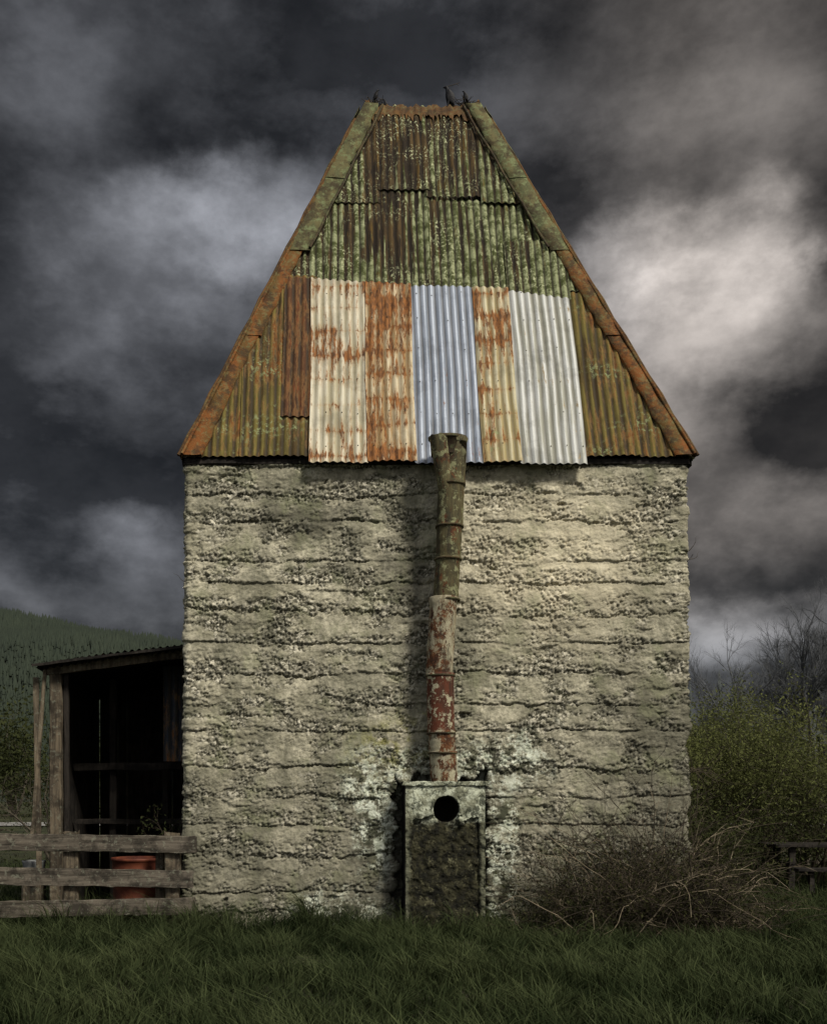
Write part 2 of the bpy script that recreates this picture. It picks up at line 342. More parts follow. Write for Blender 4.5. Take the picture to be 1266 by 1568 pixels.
H=3.025;TH=.787;RZ=5.6;RH=5.7;CX,CY=.285,2.925;SL=math.hypot(H-TH,RH)
def rp(face,s,t,o):
    yy=-(H-(H-TH)*t)-o*RH/SL; z=RZ+RH*t+o*(H-TH)/SL
    c,sn=[(1,0),(0,1),(-1,0),(0,-1)][face]
    return np.stack([CX+s*c-yy*sn,CY+s*sn+yy*c,z],-1)
def sheet(name,s0,s1,t0,t1,off,mat,face=0,skew=0.0,rows=26,pitch=.095,amp=.0125,seed=None,jag=0.0):
    r=np.random.default_rng(seed if seed is not None else abs(int((s0*91+t0*37+s1*13+face)*1000)))
    n=max(8,int((s1-s0)/.0085)); s=np.linspace(s0,s1,n)
    hip=np.clip((H-np.abs(s))/(H-TH),0,1)-.004
    tt1=np.minimum(t1+skew*(s-s0)/(s1-s0)+r.uniform(-.002,.002),hip)
    if jag: tt1=np.minimum(tt1+np.interp(s,np.arange(-4,4,.06),r.uniform(-jag,jag,len(np.arange(-4,4,.06)))),hip+.02)
    lo=np.minimum(np.full(n,t0)+r.uniform(-.001,.001)+.001*np.sin(s*9+t0*10),tt1)
    k=np.linspace(0,1,rows)[None]; T=lo[:,None]+(tt1-lo)[:,None]*k; SS=np.repeat(s[:,None],rows,1)
    ph=2*np.pi*SS/pitch; cr=.5+.5*np.cos(ph)
    buck=.004*np.sin(SS*3.1+T*17+t0*9)+.003*np.sin(SS*7+T*31)
    O=off+amp*(np.cos(ph))+buck+.010*np.exp(-(T-lo[:,None])/.01)*r.uniform(0,1)
    SX=SS+.006*np.sin(T*14+s0*5)
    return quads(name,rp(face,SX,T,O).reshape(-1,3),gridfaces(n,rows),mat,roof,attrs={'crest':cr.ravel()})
roof=empty('roof'); roof.parent=kiln
ed=[-2.0,-1.28,-.62,.05,.78,1.42,2.1]
sheet('old_sheet',-3.02,-2.33,0,.40,.0,OLIVE,seed=1)
sheet('old_sheet',-2.36,-1.45,0,.47,.018,OLIVE,seed=2)
sheet('red_sheet',-1.87,-1.46,.094,.462,.040,REDR,seed=3)
sheet('old_sheet',1.70,2.40,0,.42,.018,OLIVE,seed=4)
sheet('old_sheet',2.36,3.02,0,.40,.0,OLIVE,seed=5)
sheet('under_sheet',-1.5,1.75,0,.45,-.02,OLIVE,seed=6)
for i in range(6):
    sheet('mossy_sheet',ed[i]-.04,ed[i+1]+.03,.425,.72+.03*((i*7)%3-1),.004+.012*(i%2),MOSS,seed=10+i)
for i,(a,c) in enumerate([(-1.4,-.62),(-.66,.05),(0.0,.76),(.72,1.42)]):
    sheet('mossy_top_sheet',a,c,.70+.02*((i*5)%3-1),.985,.026+.010*(i%2),MOSS,seed=20+i,jag=.012)
sheet('mossy_patch_sheet',.98,1.78,.40,.566,.036,MOSS,seed=31)
sheet('cream_sheet',-1.524,-.825,-.021,.457,.050,CREAM,skew=-.012,seed=40)
sheet('rusted_sheet',-.845,-.262,-.018,.444,.066,RUSTY,skew=-.008,seed=41)
sheet('galvanised_sheet',-.275,.530,-.021,.434,.052,BLUE,seed=42,skew=-.003)
sheet('ochre_sheet',.518,.975,-.019,.430,.068,OCHRE,seed=43,skew=-.004)
sheet('zinc_sheet',.962,1.753,-.023,.424,.054,WHITE,seed=44,skew=-.022)
nv=[];nf=[]
for s0,s1,off in((-1.5,-.85,.066),(-.82,-.28,.082),(-.25,.50,.068),(.54,.95,.084),(.98,1.73,.070)):
    for tt in(.02,.10,.18,.26,.34,.41):
        s=math.ceil(s0/.19)*.19
        while s<s1:
            if random.random()<.8:
                c=rp(0,np.float64(s),np.float64(tt+random.uniform(-.005,.005)),off); b0=len(nv)
                for i in range(6): nv.append(c+np.array([.008*math.cos(i*1.047),-.0,.008*math.sin(i*1.047)]))
                nv.append(c+np.array([0,-.006,.002])); nf+=[(b0+i,b0+(i+1)%6,b0+6) for i in range(6)]
            s+=.19
pyd('roofing_nails',nv,nf,BATT,roof)
for f in (1,2,3):
    e=np.linspace(-3.02,3.02,9)
    for i in range(8):
        sheet('side_sheet',e[i]-.02,e[i+1]+.02,-.002,.46,.002+.014*(i%2),[OLIVE,MOSS,OLIVE,REDR][(i+f)%4],face=f,rows=10,seed=60+f*20+i)
    e=np.linspace(-1.9,1.9,6)
    for i in range(5):
        sheet('side_top_sheet',e[i]-.02,e[i+1]+.02,.44,.985,.020+.012*(i%2),MOSS,face=f,rows=12,seed=160+f*20+i)
def strip(name,face,side,t0,t1,w0,w1,off,mat,n=14):
    V=[];r=np.random.default_rng(int(t0*1000)+face*7+(side>0))
    for i in range(n+1):
        t=t0+(t1-t0)*i/n; h=H-(H-TH)*t; w=w0+(w1-w0)*i/n+r.uniform(-.02,.02)
        for j,(a,o) in enumerate([(-.012,.0),(.0,.012),(w*.5,0.004),(w,.0),(w+.003,-.03)]):
            V.append(rp(face,np.float64(side*(h-a)),np.float64(t),off+o+r.uniform(-.007,.007)))
    F=[]
    for i in range(n):
        for j in range(4): F.append((i*5+j,(i+1)*5+j,(i+1)*5+j+1,i*5+j+1))
    quads(name,np.array(V),F,mat,roof)
for face in range(4):
    for side in(-1,1):
        strip('hip_flashing_top',face,side,.75,.992,.24,.20,.070,FL_G)
        strip('hip_flashing_upper',face,side,.535,.765,.26,.24,.060,FL_G)
        strip('hip_flashing_mid',face,side,.30,.555,.20,.18,.050,FL_R)
        strip('hip_flashing_lower',face,side,.0,.33,.22,.16,.040,FL_R)
        segs=[]
        for (t0,t1,w) in [(.54,.985,.27)]:
            for i in range(10):
                ta=t0+(t1-t0)*i/10;tb=t0+(t1-t0)*(i+1)/10
                pa=rp(face,np.float64(side*(H-(H-TH)*ta-w+.01*math.sin(ta*40))),np.float64(ta),.075)
                pb=rp(face,np.float64(side*(H-(H-TH)*tb-w+.01*math.sin(tb*40))),np.float64(tb),.075)
                segs.append((pa,pb,.018,.018))
        V,F=tubes(segs,6); quads('hip_batten',V,F,BATT,roof)
        segs=[(rp(face,np.float64(side*(H-(H-TH)*a)),np.float64(a),.055+.01*math.sin(a*50)),rp(face,np.float64(side*(H-(H-TH)*(a+.05))),np.float64(a+.05),.055+.01*math.sin((a+.05)*50)),.020,.020) for a in np.arange(0,.95,.05)]
        V,F=tubes(segs,7); quads('hip_roll',V,F,FL_R if face==0 else FL_D,roof)
def collar():
    V=[];F=[];n=90;r=np.random.default_rng(5)
    for face in range(4):
        b0=len(V)
        for i in range(n+1):
            s=-TH*1.02+2*TH*1.02*i/n
            up=.990+.004*math.sin(i*.5)+r.uniform(-.003,.004)+(.020*max(0,1-min(i,n-i)/7)); dn=.958+r.uniform(-.022,.004)*(r.random()<.6)
            o=.050+.006*math.cos(2*math.pi*s/.095)
            V.append(rp(face,np.float64(s),np.float64(dn),o)); V.append(rp(face,np.float64(s),np.float64((up+dn)/2),o+.004)); V.append(rp(face,np.float64(s),np.float64(up),o-.01))
        for i in range(n):
            for j in(0,1): F.append((b0+i*3+j,b0+i*3+3+j,b0+i*3+4+j,b0+i*3+1+j))
    quads('vent_collar',np.array(V),F,FL_D,roof)
collar()
pyd('vent_floor',[(CX-.75,CY-.75,11.05),(CX+.75,CY-.75,11.05),(CX+.75,CY+.75,11.05),(CX-.75,CY+.75,11.05)],[(0,1,2,3)],DARKIN,roof)
for a,c in [((-2.72,-.02,5.56),(3.28,-.02,5.56)),((3.28,.0,5.56),(3.28,5.9,5.56)),((-2.72,0,5.56),(-2.72,5.9,5.56)),((-2.72,5.9,5.56),(3.28,5.9,5.56))]:
    beam('wall_plate',a,c,.09,.07,WOODD,roof,n=20)

# ------------------------------------------------------------------ flue pipe
def mat_pipe(name,base,c2,rustamt,lich,lc=(0.42,0.40,0.27)):
    m,g,b,P=newmat(name)
    col=g.mix(g.ss(g.noise(g.v('MULTIPLY',P,(6,6,1.2)),1.5,6,.7),.4,.6),base,c2)
    rr=g.mix(g.ss(g.noise(P,12,5,.7),.4,.6),(0.040,0.018,0.010),(0.13,0.052,0.020))
    col=g.mix(g.ss(g.noise(g.v('MULTIPLY',P,(1,1,.6)),6,8,.8),.62-rustamt*.3,.66-rustamt*.3),col,rr)
    col=g.mix(g.m('MULTIPLY',g.ss(g.noise(P,9,7,.8),.53,.57),lich),col,lc)
    col=g.mix(g.m('MULTIPLY',g.ss(g.noise(g.v('MULTIPLY',P,(9,9,.8)),1,5,.7),.52,.62),.6),col,(0.025,0.020,0.014))
    g.put(b.inputs['Base Color'],col); bump(g,b,g.noise(P,22,5,.75),.6,.015); return m
PG=mat_pipe('lichen_pipe_iron',(0.045,0.040,0.022),(0.10,0.085,0.040),.22,.8,(0.24,0.245,0.13))
PR=mat_pipe('red_rust_pipe_iron',(0.11,0.035,0.018),(0.065,0.028,0.017),.2,.85)
PC=mat_pipe('peeling_pipe_iron',(0.36,0.33,0.23),(0.22,0.19,0.12),.45,.5)
flue=empty('flue_pipe')
def wp(x,y,Yd):  # elevation drawing -> metres on a plane Yd in front of the wall
    k=(12+Yd)/1536; return (-.914+(x-515)*k,Yd,1.6+(1215-y)*k)
def lathe(name,cent,radii,mat,parent,k=28,sq=1.0):
    V=[];F=[];n=len(cent)
    for c,r in zip(cent,radii):
        for i in range(k):
            a=2*math.pi*i/k; V.append((c[0]+r*math.cos(a),c[1]+r*sq*math.sin(a),c[2]+random.uniform(-.001,.001)))
    for j in range(n-1):
        for i in range(k): F.append((j*k+i,j*k+(i+1)%k,(j+1)*k+(i+1)%k,(j+1)*k+i))
    return quads(name,np.array(V),F,mat,parent)
def YP(y): return -.22-.20*min(1,max(0,(1206-y)/380))
def pipe(name,x0,y0,x1,y1,r0,r1,mat,open_top=False):
    n=10;C=[];R=[]
    for i in range(n+1):
        f=i/n; y_=y1+(y0-y1)*f; p=wp(x1+(x0-x1)*f,y_,YP(y_)); C.append(p); r=r1+(r0-r1)*f+.003*math.sin(i*2.1+x0)
        if i==n: r+=.012
        R.append(r)
    C.append((C[-1][0],C[-1][1],C[-1][2]+.008)); R.append(R[-1]-.012)
    if open_top:
        C.append((C[-1][0],C[-1][1],C[-1][2]-.35)); R.append(R[-1]-.015)
    lathe(name,C,R,mat,flue)
pipe('pipe_cowl',697,672,692,742,.125,.140,PG,True)
pipe('pipe_length_1',690,738,687,806,.150,.154,PG)
pipe('pipe_length_2',687,803,685,857,.146,.146,PG)
pipe('pipe_length_3',685,854,681,918,.142,.148,PG)
pipe('pipe_length_4',678,915,671,1034,.158,.156,PC)
pipe('pipe_length_5',673,1031,674,1122,.158,.160,PR)
pipe('pipe_length_6',675,1119,676,1152,.158,.158,PC)
pipe('pipe_length_7',677,1150,679,1209,.158,.160,PC)
V=[]
for i in range(16):
    a=math.radians(95+i*14.5)
    for j in range(9):
        f=j/8; c=wp(671+12*f,671+88*f,YP(700)); r=.120-.03*f
        V.append((c[0]+r*math.cos(a),c[1]+r*math.sin(a)-.05,c[2]+.012*math.sin(i*1.7)*(1-f)+(0 if j<8 else .03*math.sin(i*.9))))
quads('split_cowl_sheet',np.array(V),gridfaces(16,9),PG,flue)
c=wp(684,671,YP(671)); lathe('cowl_rim',[(c[0],c[1],c[2]-.015),(c[0],c[1],c[2]+.012),(c[0],c[1],c[2]+.012),(c[0],c[1],c[2]-.2)],[.222,.226,.205,.19],BATT,flue,30,.72)
for y_,x_,r_ in((742,690,.158),(806,687,.16),(856,685,.155),(918,681,.165),(1034,673,.168),(1122,674,.168),(1152,676,.168)):
    c=wp(x_,y_,YP(y_)); lathe('pipe_band',[(c[0],c[1],c[2]-.012),(c[0],c[1],c[2]-.010),(c[0],c[1],c[2]+.010),(c[0],c[1],c[2]+.012)],[r_-.006,r_+.005,r_+.005,r_-.006],BATT,flue)
for y_ in(780,960,1090):
    c=wp(683,y_,YP(y_)); beam('wall_bracket',(c[0],YP(y_)+.1,c[2]),(c[0],.05,c[2]+.02),.03,.02,BATT,flue,n=3,jit=.001)

# ------------------------------------------------------------------ concrete firebox with flue hole
def mat_fire():
    m,g,b,P=newmat('firebox_concrete'); x,y,z=g.sep(P)
    up=g.ss(g.m('ADD',z,g.m('MULTIPLY',g.m('SUBTRACT',g.noise(P,7,5,.7),.5),.45)),1.24,1.34)
    lo=g.mix(g.ss(g.noise(P,9,6,.75),.42,.6),(0.007,0.007,0.004),(0.034,0.032,0.016))
    lo=g.mix(g.m('MULTIPLY',g.ss(g.noise(P,11,7,.8),.56,.60),.75),lo,(0.13,0.125,0.07))
    lo=g.mix(g.m('MULTIPLY',g.ss(g.m('ADD',g.m('ABSOLUTE',g.m('SUBTRACT',x,.335)),g.m('MULTIPLY',g.noise(P,5,5,.7),.15)),.46,.52),.6),lo,(0.18,0.185,0.125))
    hi=g.mix(g.ss(g.noise(P,8,6,.75),.42,.6),(0.20,0.205,0.14),(0.52,0.55,0.42))
    hi=g.mix(g.ss(g.noise(P,10,6,.8),.51,.56,0,.85),hi,(0.04,0.045,0.03))
    col=g.mix(up,lo,hi)
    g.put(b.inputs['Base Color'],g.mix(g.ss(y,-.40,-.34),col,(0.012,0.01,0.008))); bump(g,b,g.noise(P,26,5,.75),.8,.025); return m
MF=mat_fire(); fire=empty('firebox')
fx=np.linspace(-.125,.795,140); fz=np.linspace(-.1,1.715,270); FX,FZ=np.meshgrid(fx,fz,indexing='ij')
FN=np.array([mn.fractal(Vector((a*5,c*5,.3)),1,2,5) for a,c in zip(FX.ravel(),FZ.ravel())]).reshape(FX.shape)
FN2=np.array([mn.fractal(Vector((a*13,c*13,7.3)),1,2,4) for a,c in zip(FX.ravel(),FZ.ravel())]).reshape(FX.shape)
lowm=FZ+FN*.12<1.30
FD=np.where(lowm,.05,0.0)
FD=np.where((FX<-.04+FN*.03)|(FX>.73+FN*.03),.012,FD)
FD=FD-np.where(lowm,1,.3)*FN2*.022
rr=np.hypot(FX-.345,FZ-1.43)+FN2*.006; FD=np.where(rr<.150,.42,FD)
FY=-.45+FD-FN*.018
quads('firebox_front',np.stack([FX,FY,FZ],-1).reshape(-1,3),gridfaces(140,270),MF,fire,smooth=True)
def side(xc,name):
    yy=np.linspace(-.44,.3,30); A,B=np.meshgrid(yy,fz,indexing='ij'); N=np.array([mn.fractal(Vector((xc,a*5,c*5)),1,2,4) for a,c in zip(A.ravel(),B.ravel())]).reshape(A.shape)*.012
    quads(name,np.stack([xc+N,A,B],-1).reshape(-1,3),gridfaces(30,270),MF,fire)
side(-.122,'firebox_left');side(.792,'firebox_right')
beam('firebox_top_slab',(-.15,-.09,1.725),(.82,-.09,1.725),.76,.05,MF,fire,n=30,jit=.006)

# ------------------------------------------------------------------ birds
def bird(sc,loc,flip=1,twig=False):
    par=empty('black_bird'); 
    J=[(0,0,.10,.050),(.010,0,.145,.056),(.0,0,.185,.040),(-.012,0,.215,.026),(-.020,0,.240,.028),(-.040,0,.243,.014),(-.066,0,.238,.005),(.040,0,.065,.036),(.070,0,.010,.020),(.095,0,-.045,.012),(-.002,.022,.055,.012),(-.004,.022,.0,.006),(-.028,.022,-.004,.005),(-.002,-.022,.055,.012),(-.004,-.022,.0,.006),(-.028,-.022,-.004,.005)]
    E=[(0,1),(1,2),(2,3),(3,4),(4,5),(5,6),(0,7),(7,8),(8,9),(0,10),(10,11),(11,12),(0,13),(13,14),(14,15)]
    me=bpy.data.meshes.new('bird_body'); me.from_pydata([(a*flip,b,c) for a,b,c,_ in J],E,[]); o=bpy.data.objects.new('body',me); S.collection.objects.link(o)
    md=o.modifiers.new('skin','SKIN'); 
    for v,(_,_,_,r) in zip(me.skin_vertices[0].data,J): v.radius=(r,r*.9)
    me.skin_vertices[0].data[0].use_root=True
    o.modifiers.new('sub','SUBSURF').levels=2; o.modifiers['sub'].render_levels=2
    me.materials.append(BLACK); o.parent=par
    for sg in(-1,1):
        V=[];n=10
        for i in range(n+1):
            f=i/n; w=.035*math.sin(math.pi*min(1,f*1.1+.05))+.004; c=Vector((.0+.075*f,sg*(.048-.02*f),.185-.19*f))
            V+= [(flip*(c.x-w),c.y,c.z-w*.4),(flip*c.x,c.y+sg*.012,c.z),(flip*(c.x+w),c.y,c.z+w*.4)]
        quads('wing',np.array(V),gridfaces(n+1,3),BLACK,par)
    if twig:
        V,F=tubes([((-.03*flip,-.02,.238),(.05,-.0,.27),.004,.004),((.05,0,.27),(.14,.0,.30),.004,.003),((.10,0,.286),(.13,.01,.27),.003,.002)],5); quads('twig',V,F,TWIGD,par)
    par.location=loc; par.scale=(sc,)*3
yb=CY-TH-.04
bird(1.15,(.287+.36,yb,11.25),1,True)
bird(.6,(-.355,yb,11.345),-1)
bird(.5,(-.24,yb+.05,11.27),1)
bird(.6,(.88,yb,11.325),1)
segs=[]
for _ in range(90):
    c=np.array([rng.choice([-.34,.88])+rng.normal()*.06,yb+.05+rng.normal()*.04,11.31+abs(rng.normal())*.03]); d=rng.normal(size=3)*.06; d[2]=abs(d[2])*.5
    segs.append((c-d,c+d,.005,.003))
V,F=tubes(segs,4); quads('bird_nest',V,F,TWIGD)

# ------------------------------------------------------------------ lean-to shed
shed=empty('lean_to_shed')
xl=-4.62; xr=-2.74
beam('front_fascia',(xl-.05,.93,3.19),(xr,.93,3.43),.05,.12,WOODV,shed)
beam('corner_post',(xl+.08,1.0,0),(xl+.08,1.0,3.2),.15,.16,WOODV,shed,n=14,jit=.009)
beam('post_board',(xl+.22,1.02,0),(xl+.20,1.02,3.2),.06,.05,WOODD,shed)
n=240;s=np.linspace(xl-.14,xr,n);k=np.linspace(.72,3.7,14);A,B=np.meshgrid(s,k,indexing='ij')
Zr=3.27+(A-xl)*.127-(B-.8)*.05+.014*np.cos(2*np.pi*A/.09)+.01*np.sin(A*3)
quads('shed_roof',np.stack([A,B,Zr],-1).reshape(-1,3),gridfaces(n,14),SHIRON,shed,attrs={'crest':(.5+.5*np.cos(2*np.pi*A/.09)).ravel()})
quads('shed_roof_lining',np.stack([A,B,Zr-.03],-1).reshape(-1,3),gridfaces(n,14),DARKIN,shed)
beam('roof_edge',(xl-.16,.71,3.235),(xr,.71,3.485),.03,.035,WOODD,shed)
for i in range(13):
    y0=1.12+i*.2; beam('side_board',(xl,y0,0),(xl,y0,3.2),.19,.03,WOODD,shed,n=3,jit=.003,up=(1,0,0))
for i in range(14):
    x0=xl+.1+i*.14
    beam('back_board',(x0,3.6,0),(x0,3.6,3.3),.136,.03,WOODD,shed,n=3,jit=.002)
beam('inner_post',(-4.05,2.1,0),(-4.05,2.1,3.2),.09,.09,WOODD,shed)
beam('inner_post',(-3.4,2.6,0),(-3.4,2.6,3.2),.09,.09,WOODD,shed)
beam('inner_rail',(xl+.05,2.0,1.98),(xr,2.0,2.0),.05,.10,WOODD,shed)
beam('inner_rail',(xl+.05,2.0,1.22),(xr,2.0,1.22),.05,.07,WOODD,shed)
beam('leaning_timber',(-3.15,1.6,.4),(-2.85,1.8,2.1),.10,.05,WOODD,shed)
A,B=np.meshgrid(np.linspace(-3.28,-2.76,60),np.linspace(2.05,3.35,6),indexing='ij')
quads('iron_panel',np.stack([A,1.7+.012*np.cos(2*np.pi*A/.09),B],-1).reshape(-1,3),gridfaces(60,6),SHIRON,shed,attrs={'crest':(.5+.5*np.cos(2*np.pi*A/.09)).ravel()})
beam('leaning_pole',(xl-.20,.85,.9),(xl-.04,.9,3.2),.045,.045,WOODV,shed,jit=.004)
beam('leaning_board',(xl-.10,.85,.6),(xl-.16,.9,3.1),.07,.03,WOODV,shed,jit=.004)

# ------------------------------------------------------------------ fence
fence=empty('rail_fence')
YF=-.32
def rail(y0l,y0r,h,xe,name):
    a=wp(-60,y0l,YF);c=wp(xe,y0r,YF); beam(name,a,c,.05,h,WOODH,fence,n=26,jit=.007)
rail(1287,1292,.195,299,'top_rail'); rail(1339,1345,.20,295,'middle_rail'); rail(1392,1386,.19,292,'bottom_rail')
for x_ in(-30,106,262):
    c=wp(x_,1276,YF); beam('fence_post',(c[0],YF+.10,-.2),(c[0],YF+.10,c[2]+.02),.17,.13,WOODV,fence,n=8,jit=.009)
c=wp(238,1276,YF); beam('fence_post',(c[0],YF+.22,-.2),(c[0]+.02,YF+.22,c[2]-.08),.11,.11,WOODV,fence,n=8,jit=.009)
beam('block_foot',(-2.66,-.18,.0),(-2.66,-.18,.38),.16,.14,WOODH,fence,n=4)

TC=mat_plain('faded_red_plastic',(0.07,0.018,0.010),(0.13,0.038,0.018),6,5,.1,.6)
tub=empty('red_barrel')
C=[];R=[]
for z_,r_ in [(0,.25),(.02,.265),(.25,.285),(.27,.295),(.30,.295),(.32,.285),(.60,.295),(.62,.308),(.66,.308),(.68,.298),(.78,.298),(.79,.315),(.82,.315),(.82,.29),(.5,.28)]:
    C.append((-3.38,.4,z_)); R.append(r_)
lathe('barrel_shell',C,R,TC,tub,36)
pyd('barrel_contents',[(-3.38+.28*math.cos(a),.4+.28*math.sin(a),.70) for a in np.linspace(0,2*math.pi,24,endpoint=False)],[tuple(range(24))],DARKIN,tub)
GALV=mat_plain('dull_galvanised',(0.12,0.125,0.12),(0.2,0.205,0.2),8,4,.1,.5)
bk=empty('metal_bucket')
bx,by,_=wp(52,1330,1.2); C=[(bx,by,z_) for z_ in(0,0.01,.26,.28,.28,.05)]
lathe('bucket_shell',[(a,b,c+.45) for a,b,c in C],[.10,.11,.15,.155,.14,.1],GALV,bk,24)
beam('bucket_stump',(bx,by,-.05),(bx,by,.45),.26,.24,WOODV,bk,n=3,jit=.012)

tb=empty('wooden_table')
for i in range(5): beam('table_plank',(6.05,4.0+i*.16,.78),(8.1,4.0+i*.16,.78),.15,.045,WOODD,tb,jit=.004)
for x_ in(6.35,7.8):
    beam('leg',(x_-.02,4.05,0),(x_,4.05,.75),.10,.08,WOODD,tb); beam('leg',(x_-.02,4.6,0),(x_,4.6,.75),.10,.08,WOODD,tb); beam('brace',(x_,4.0,.45),(x_,4.7,.45),.06,.08,WOODD,tb)
beam('bench_plank',(6.15,3.5,.44),(8.0,3.5,.44),.25,.045,WOODD,tb); 
for x_ in(6.4,7.7): beam('bench_leg',(x_,3.5,0),(x_,3.5,.42),.08,.07,WOODD,tb)

# ------------------------------------------------------------------ vegetation
def mk_tree(name,base,h,stems,leafn,leafs,mat,bark,depth=3,spread=.6,grav=.02,r0=.06,lean=.35,crown=1.0,tipspread=.22,kids=(1,3),shrink=.62,k=5):
    par=empty(name); segs=[];tips=[]
    for _ in range(stems):
        d=np.array([rng.normal()*lean,rng.normal()*lean,1.]); d/=np.linalg.norm(d)
        grow(segs,tips,np.array(base)+rng.normal(size=3)*[.12,.12,0],d,h*.55*rng.uniform(.8,1.1),r0*rng.uniform(.6,1.1),depth,spread,grav,4,kids,shrink,.13)
    V,F=tubes(segs,k); quads('trunk_and_limbs',V,F,bark,par)
    if leafn:
        T=np.array(tips); idx=rng.integers(0,len(T),leafn); C=T[idx]+rng.normal(size=(leafn,3))*tipspread
        C[:,2]=np.maximum(C[:,2],.05)
        clump=rng.uniform(0,1,len(T))[idx]; hh=np.clip((C[:,2]-base[2])/h,0,1)
        V,F=leaves(C,leafs); quads('foliage',V,F,mat,par,smooth=False,attrs={'rnd':np.repeat(np.clip(clump*.4+rng.uniform(0,.25,leafn)+hh*.5-.12,0,1),4)})
    return par
for bx_,by_,h,nl in [(5.0,7.0,3.3,18000),(5.9,7.6,3.3,20000),(7.0,6.8,3.3,20000),(8.2,7.5,3.5,16000),(6.4,9.5,3.8,18000),(4.7,9.0,3.7,14000),(7.6,9.8,3.9,16000),(10.5,9,3.9,9000)]:
    mk_tree('willow_tree',(bx_,by_,0),h,9,nl,.029,LEAFW,BARK,3,.65,.01,.05,.38,tipspread=.17)
for bx_,by_,h in [(5.0,5.0,1.7),(6.3,5.6,1.9),(7.6,5.9,1.8),(4.3,3.2,1.4),(5.6,4.6,1.3)]:
    mk_tree('hedge_shrub',(bx_,by_,0),h,10,4000,.030,LEAFD,TWIGD,3,.7,.0,.03,.6,tipspread=.18)
for bx_,by_,h in [(26.6,60,11),(28.2,60,13),(29.6,62,12.5),(31,60,15),(32.6,61,14),(34,60,16),(36,62,15),(40,62,16)]:
    mk_tree('bare_tree',(bx_,by_,0),h*1.12,1,0,0,PINEM,PALEB,4,.50,.07,.40,.08,kids=(2,4),shrink=.55,k=3)
def conifers(name,pts,mat,hr,wr,lv_=3,n=6):
    Vs=[];Fs=[];at=[];b=0
    for (x_,y_,z_) in pts:
        h=rng.uniform(*hr)*(1 if y_>420 or y_<100 else max(.4,(y_/420)**1.6)); w=h*rng.uniform(*wr); rv=rng.uniform(0,1)
        for lv in range(lv_):
            z0=z_+h*(.10+.82*lv/lv_); z1=z_+h*min(1,(.10+.82*(lv+1.7)/lv_)); rr_=w*(1-lv/(lv_+.6)); ph=rng.uniform(0,6)
            for i in range(n):
                a=ph+i*math.pi*2/n; q=rr_*rng.uniform(.55,1.3); Vs.append((x_+q*math.cos(a),y_+q*math.sin(a),z0+rng.uniform(-.05,.05)*h))
            Vs.append((x_,y_,z1))
            for i in range(n): Fs.append((b+i,b+(i+1)%n,b+n))
            at+= [rv*.5]*n+[min(1,rv*.6+.4)]; b+=n+1
    quads(name,np.array(Vs),np.array(Fs),mat,None,False,{'rnd':at})
conifers('conifer_row',[(rng.uniform(31,50),rng.uniform(70,82),0) for _ in range(34)],PINEM,(8,13.5),(.10,.15),9,9)
hx=np.linspace(-900,260,100);hy=np.linspace(180,1100,60);HX,HY=np.meshgrid(hx,hy,indexing='ij')
def hillz(x,y):
    sx=1/(1+np.exp((x-20)/45)); return (95*(1-np.exp(-np.clip(y-200,0,None)/230.))*sx*(1-.02*(x+200)/400)*1.16 + 5*np.sin(x*.021+y*.012)+3*np.sin(x*.05-y*.02))*np.clip((y-190)/120,0,1)
HZ=hillz(HX,HY)-.5
HM=mat_plain('hill_ground',(0.016,0.022,0.015),(0.026,0.034,0.022),.02)
quads('hill',np.stack([HX,HY,HZ],-1).reshape(-1,3),gridfaces(100,60),HM)
py=215+545*rng.uniform(0,1,52000)**1.25; px=rng.uniform(-.62,.0,52000)*(py+12)+rng.uniform(0,40,52000)
conifers('pine_forest',[(a,c,float(hillz(a,c))-1.) for a,c in zip(px,py)],PINE,(6.5,11.5),(.14,.22),2,5)
for bx_,by_,h in [(-8.6,9,3.0),(-9.8,10,3.2),(-7.4,11,2.8),(-12,14,3.5)]:
    mk_tree('scrub_bush',(bx_,by_,0),h,6,1500,.030,LEAFD,BARK,3,.6,.0,.04,.35,tipspread=.25)
for bx_,by_,h in [(-24,60,7),(-29,66,8),(-35,62,7),(-18,70,8)]:
    mk_tree('field_tree',(bx_,by_,0),h,4,5000,.16,LEAFD,BARK,3,.6,.0,.16,.3,tipspread=.8)

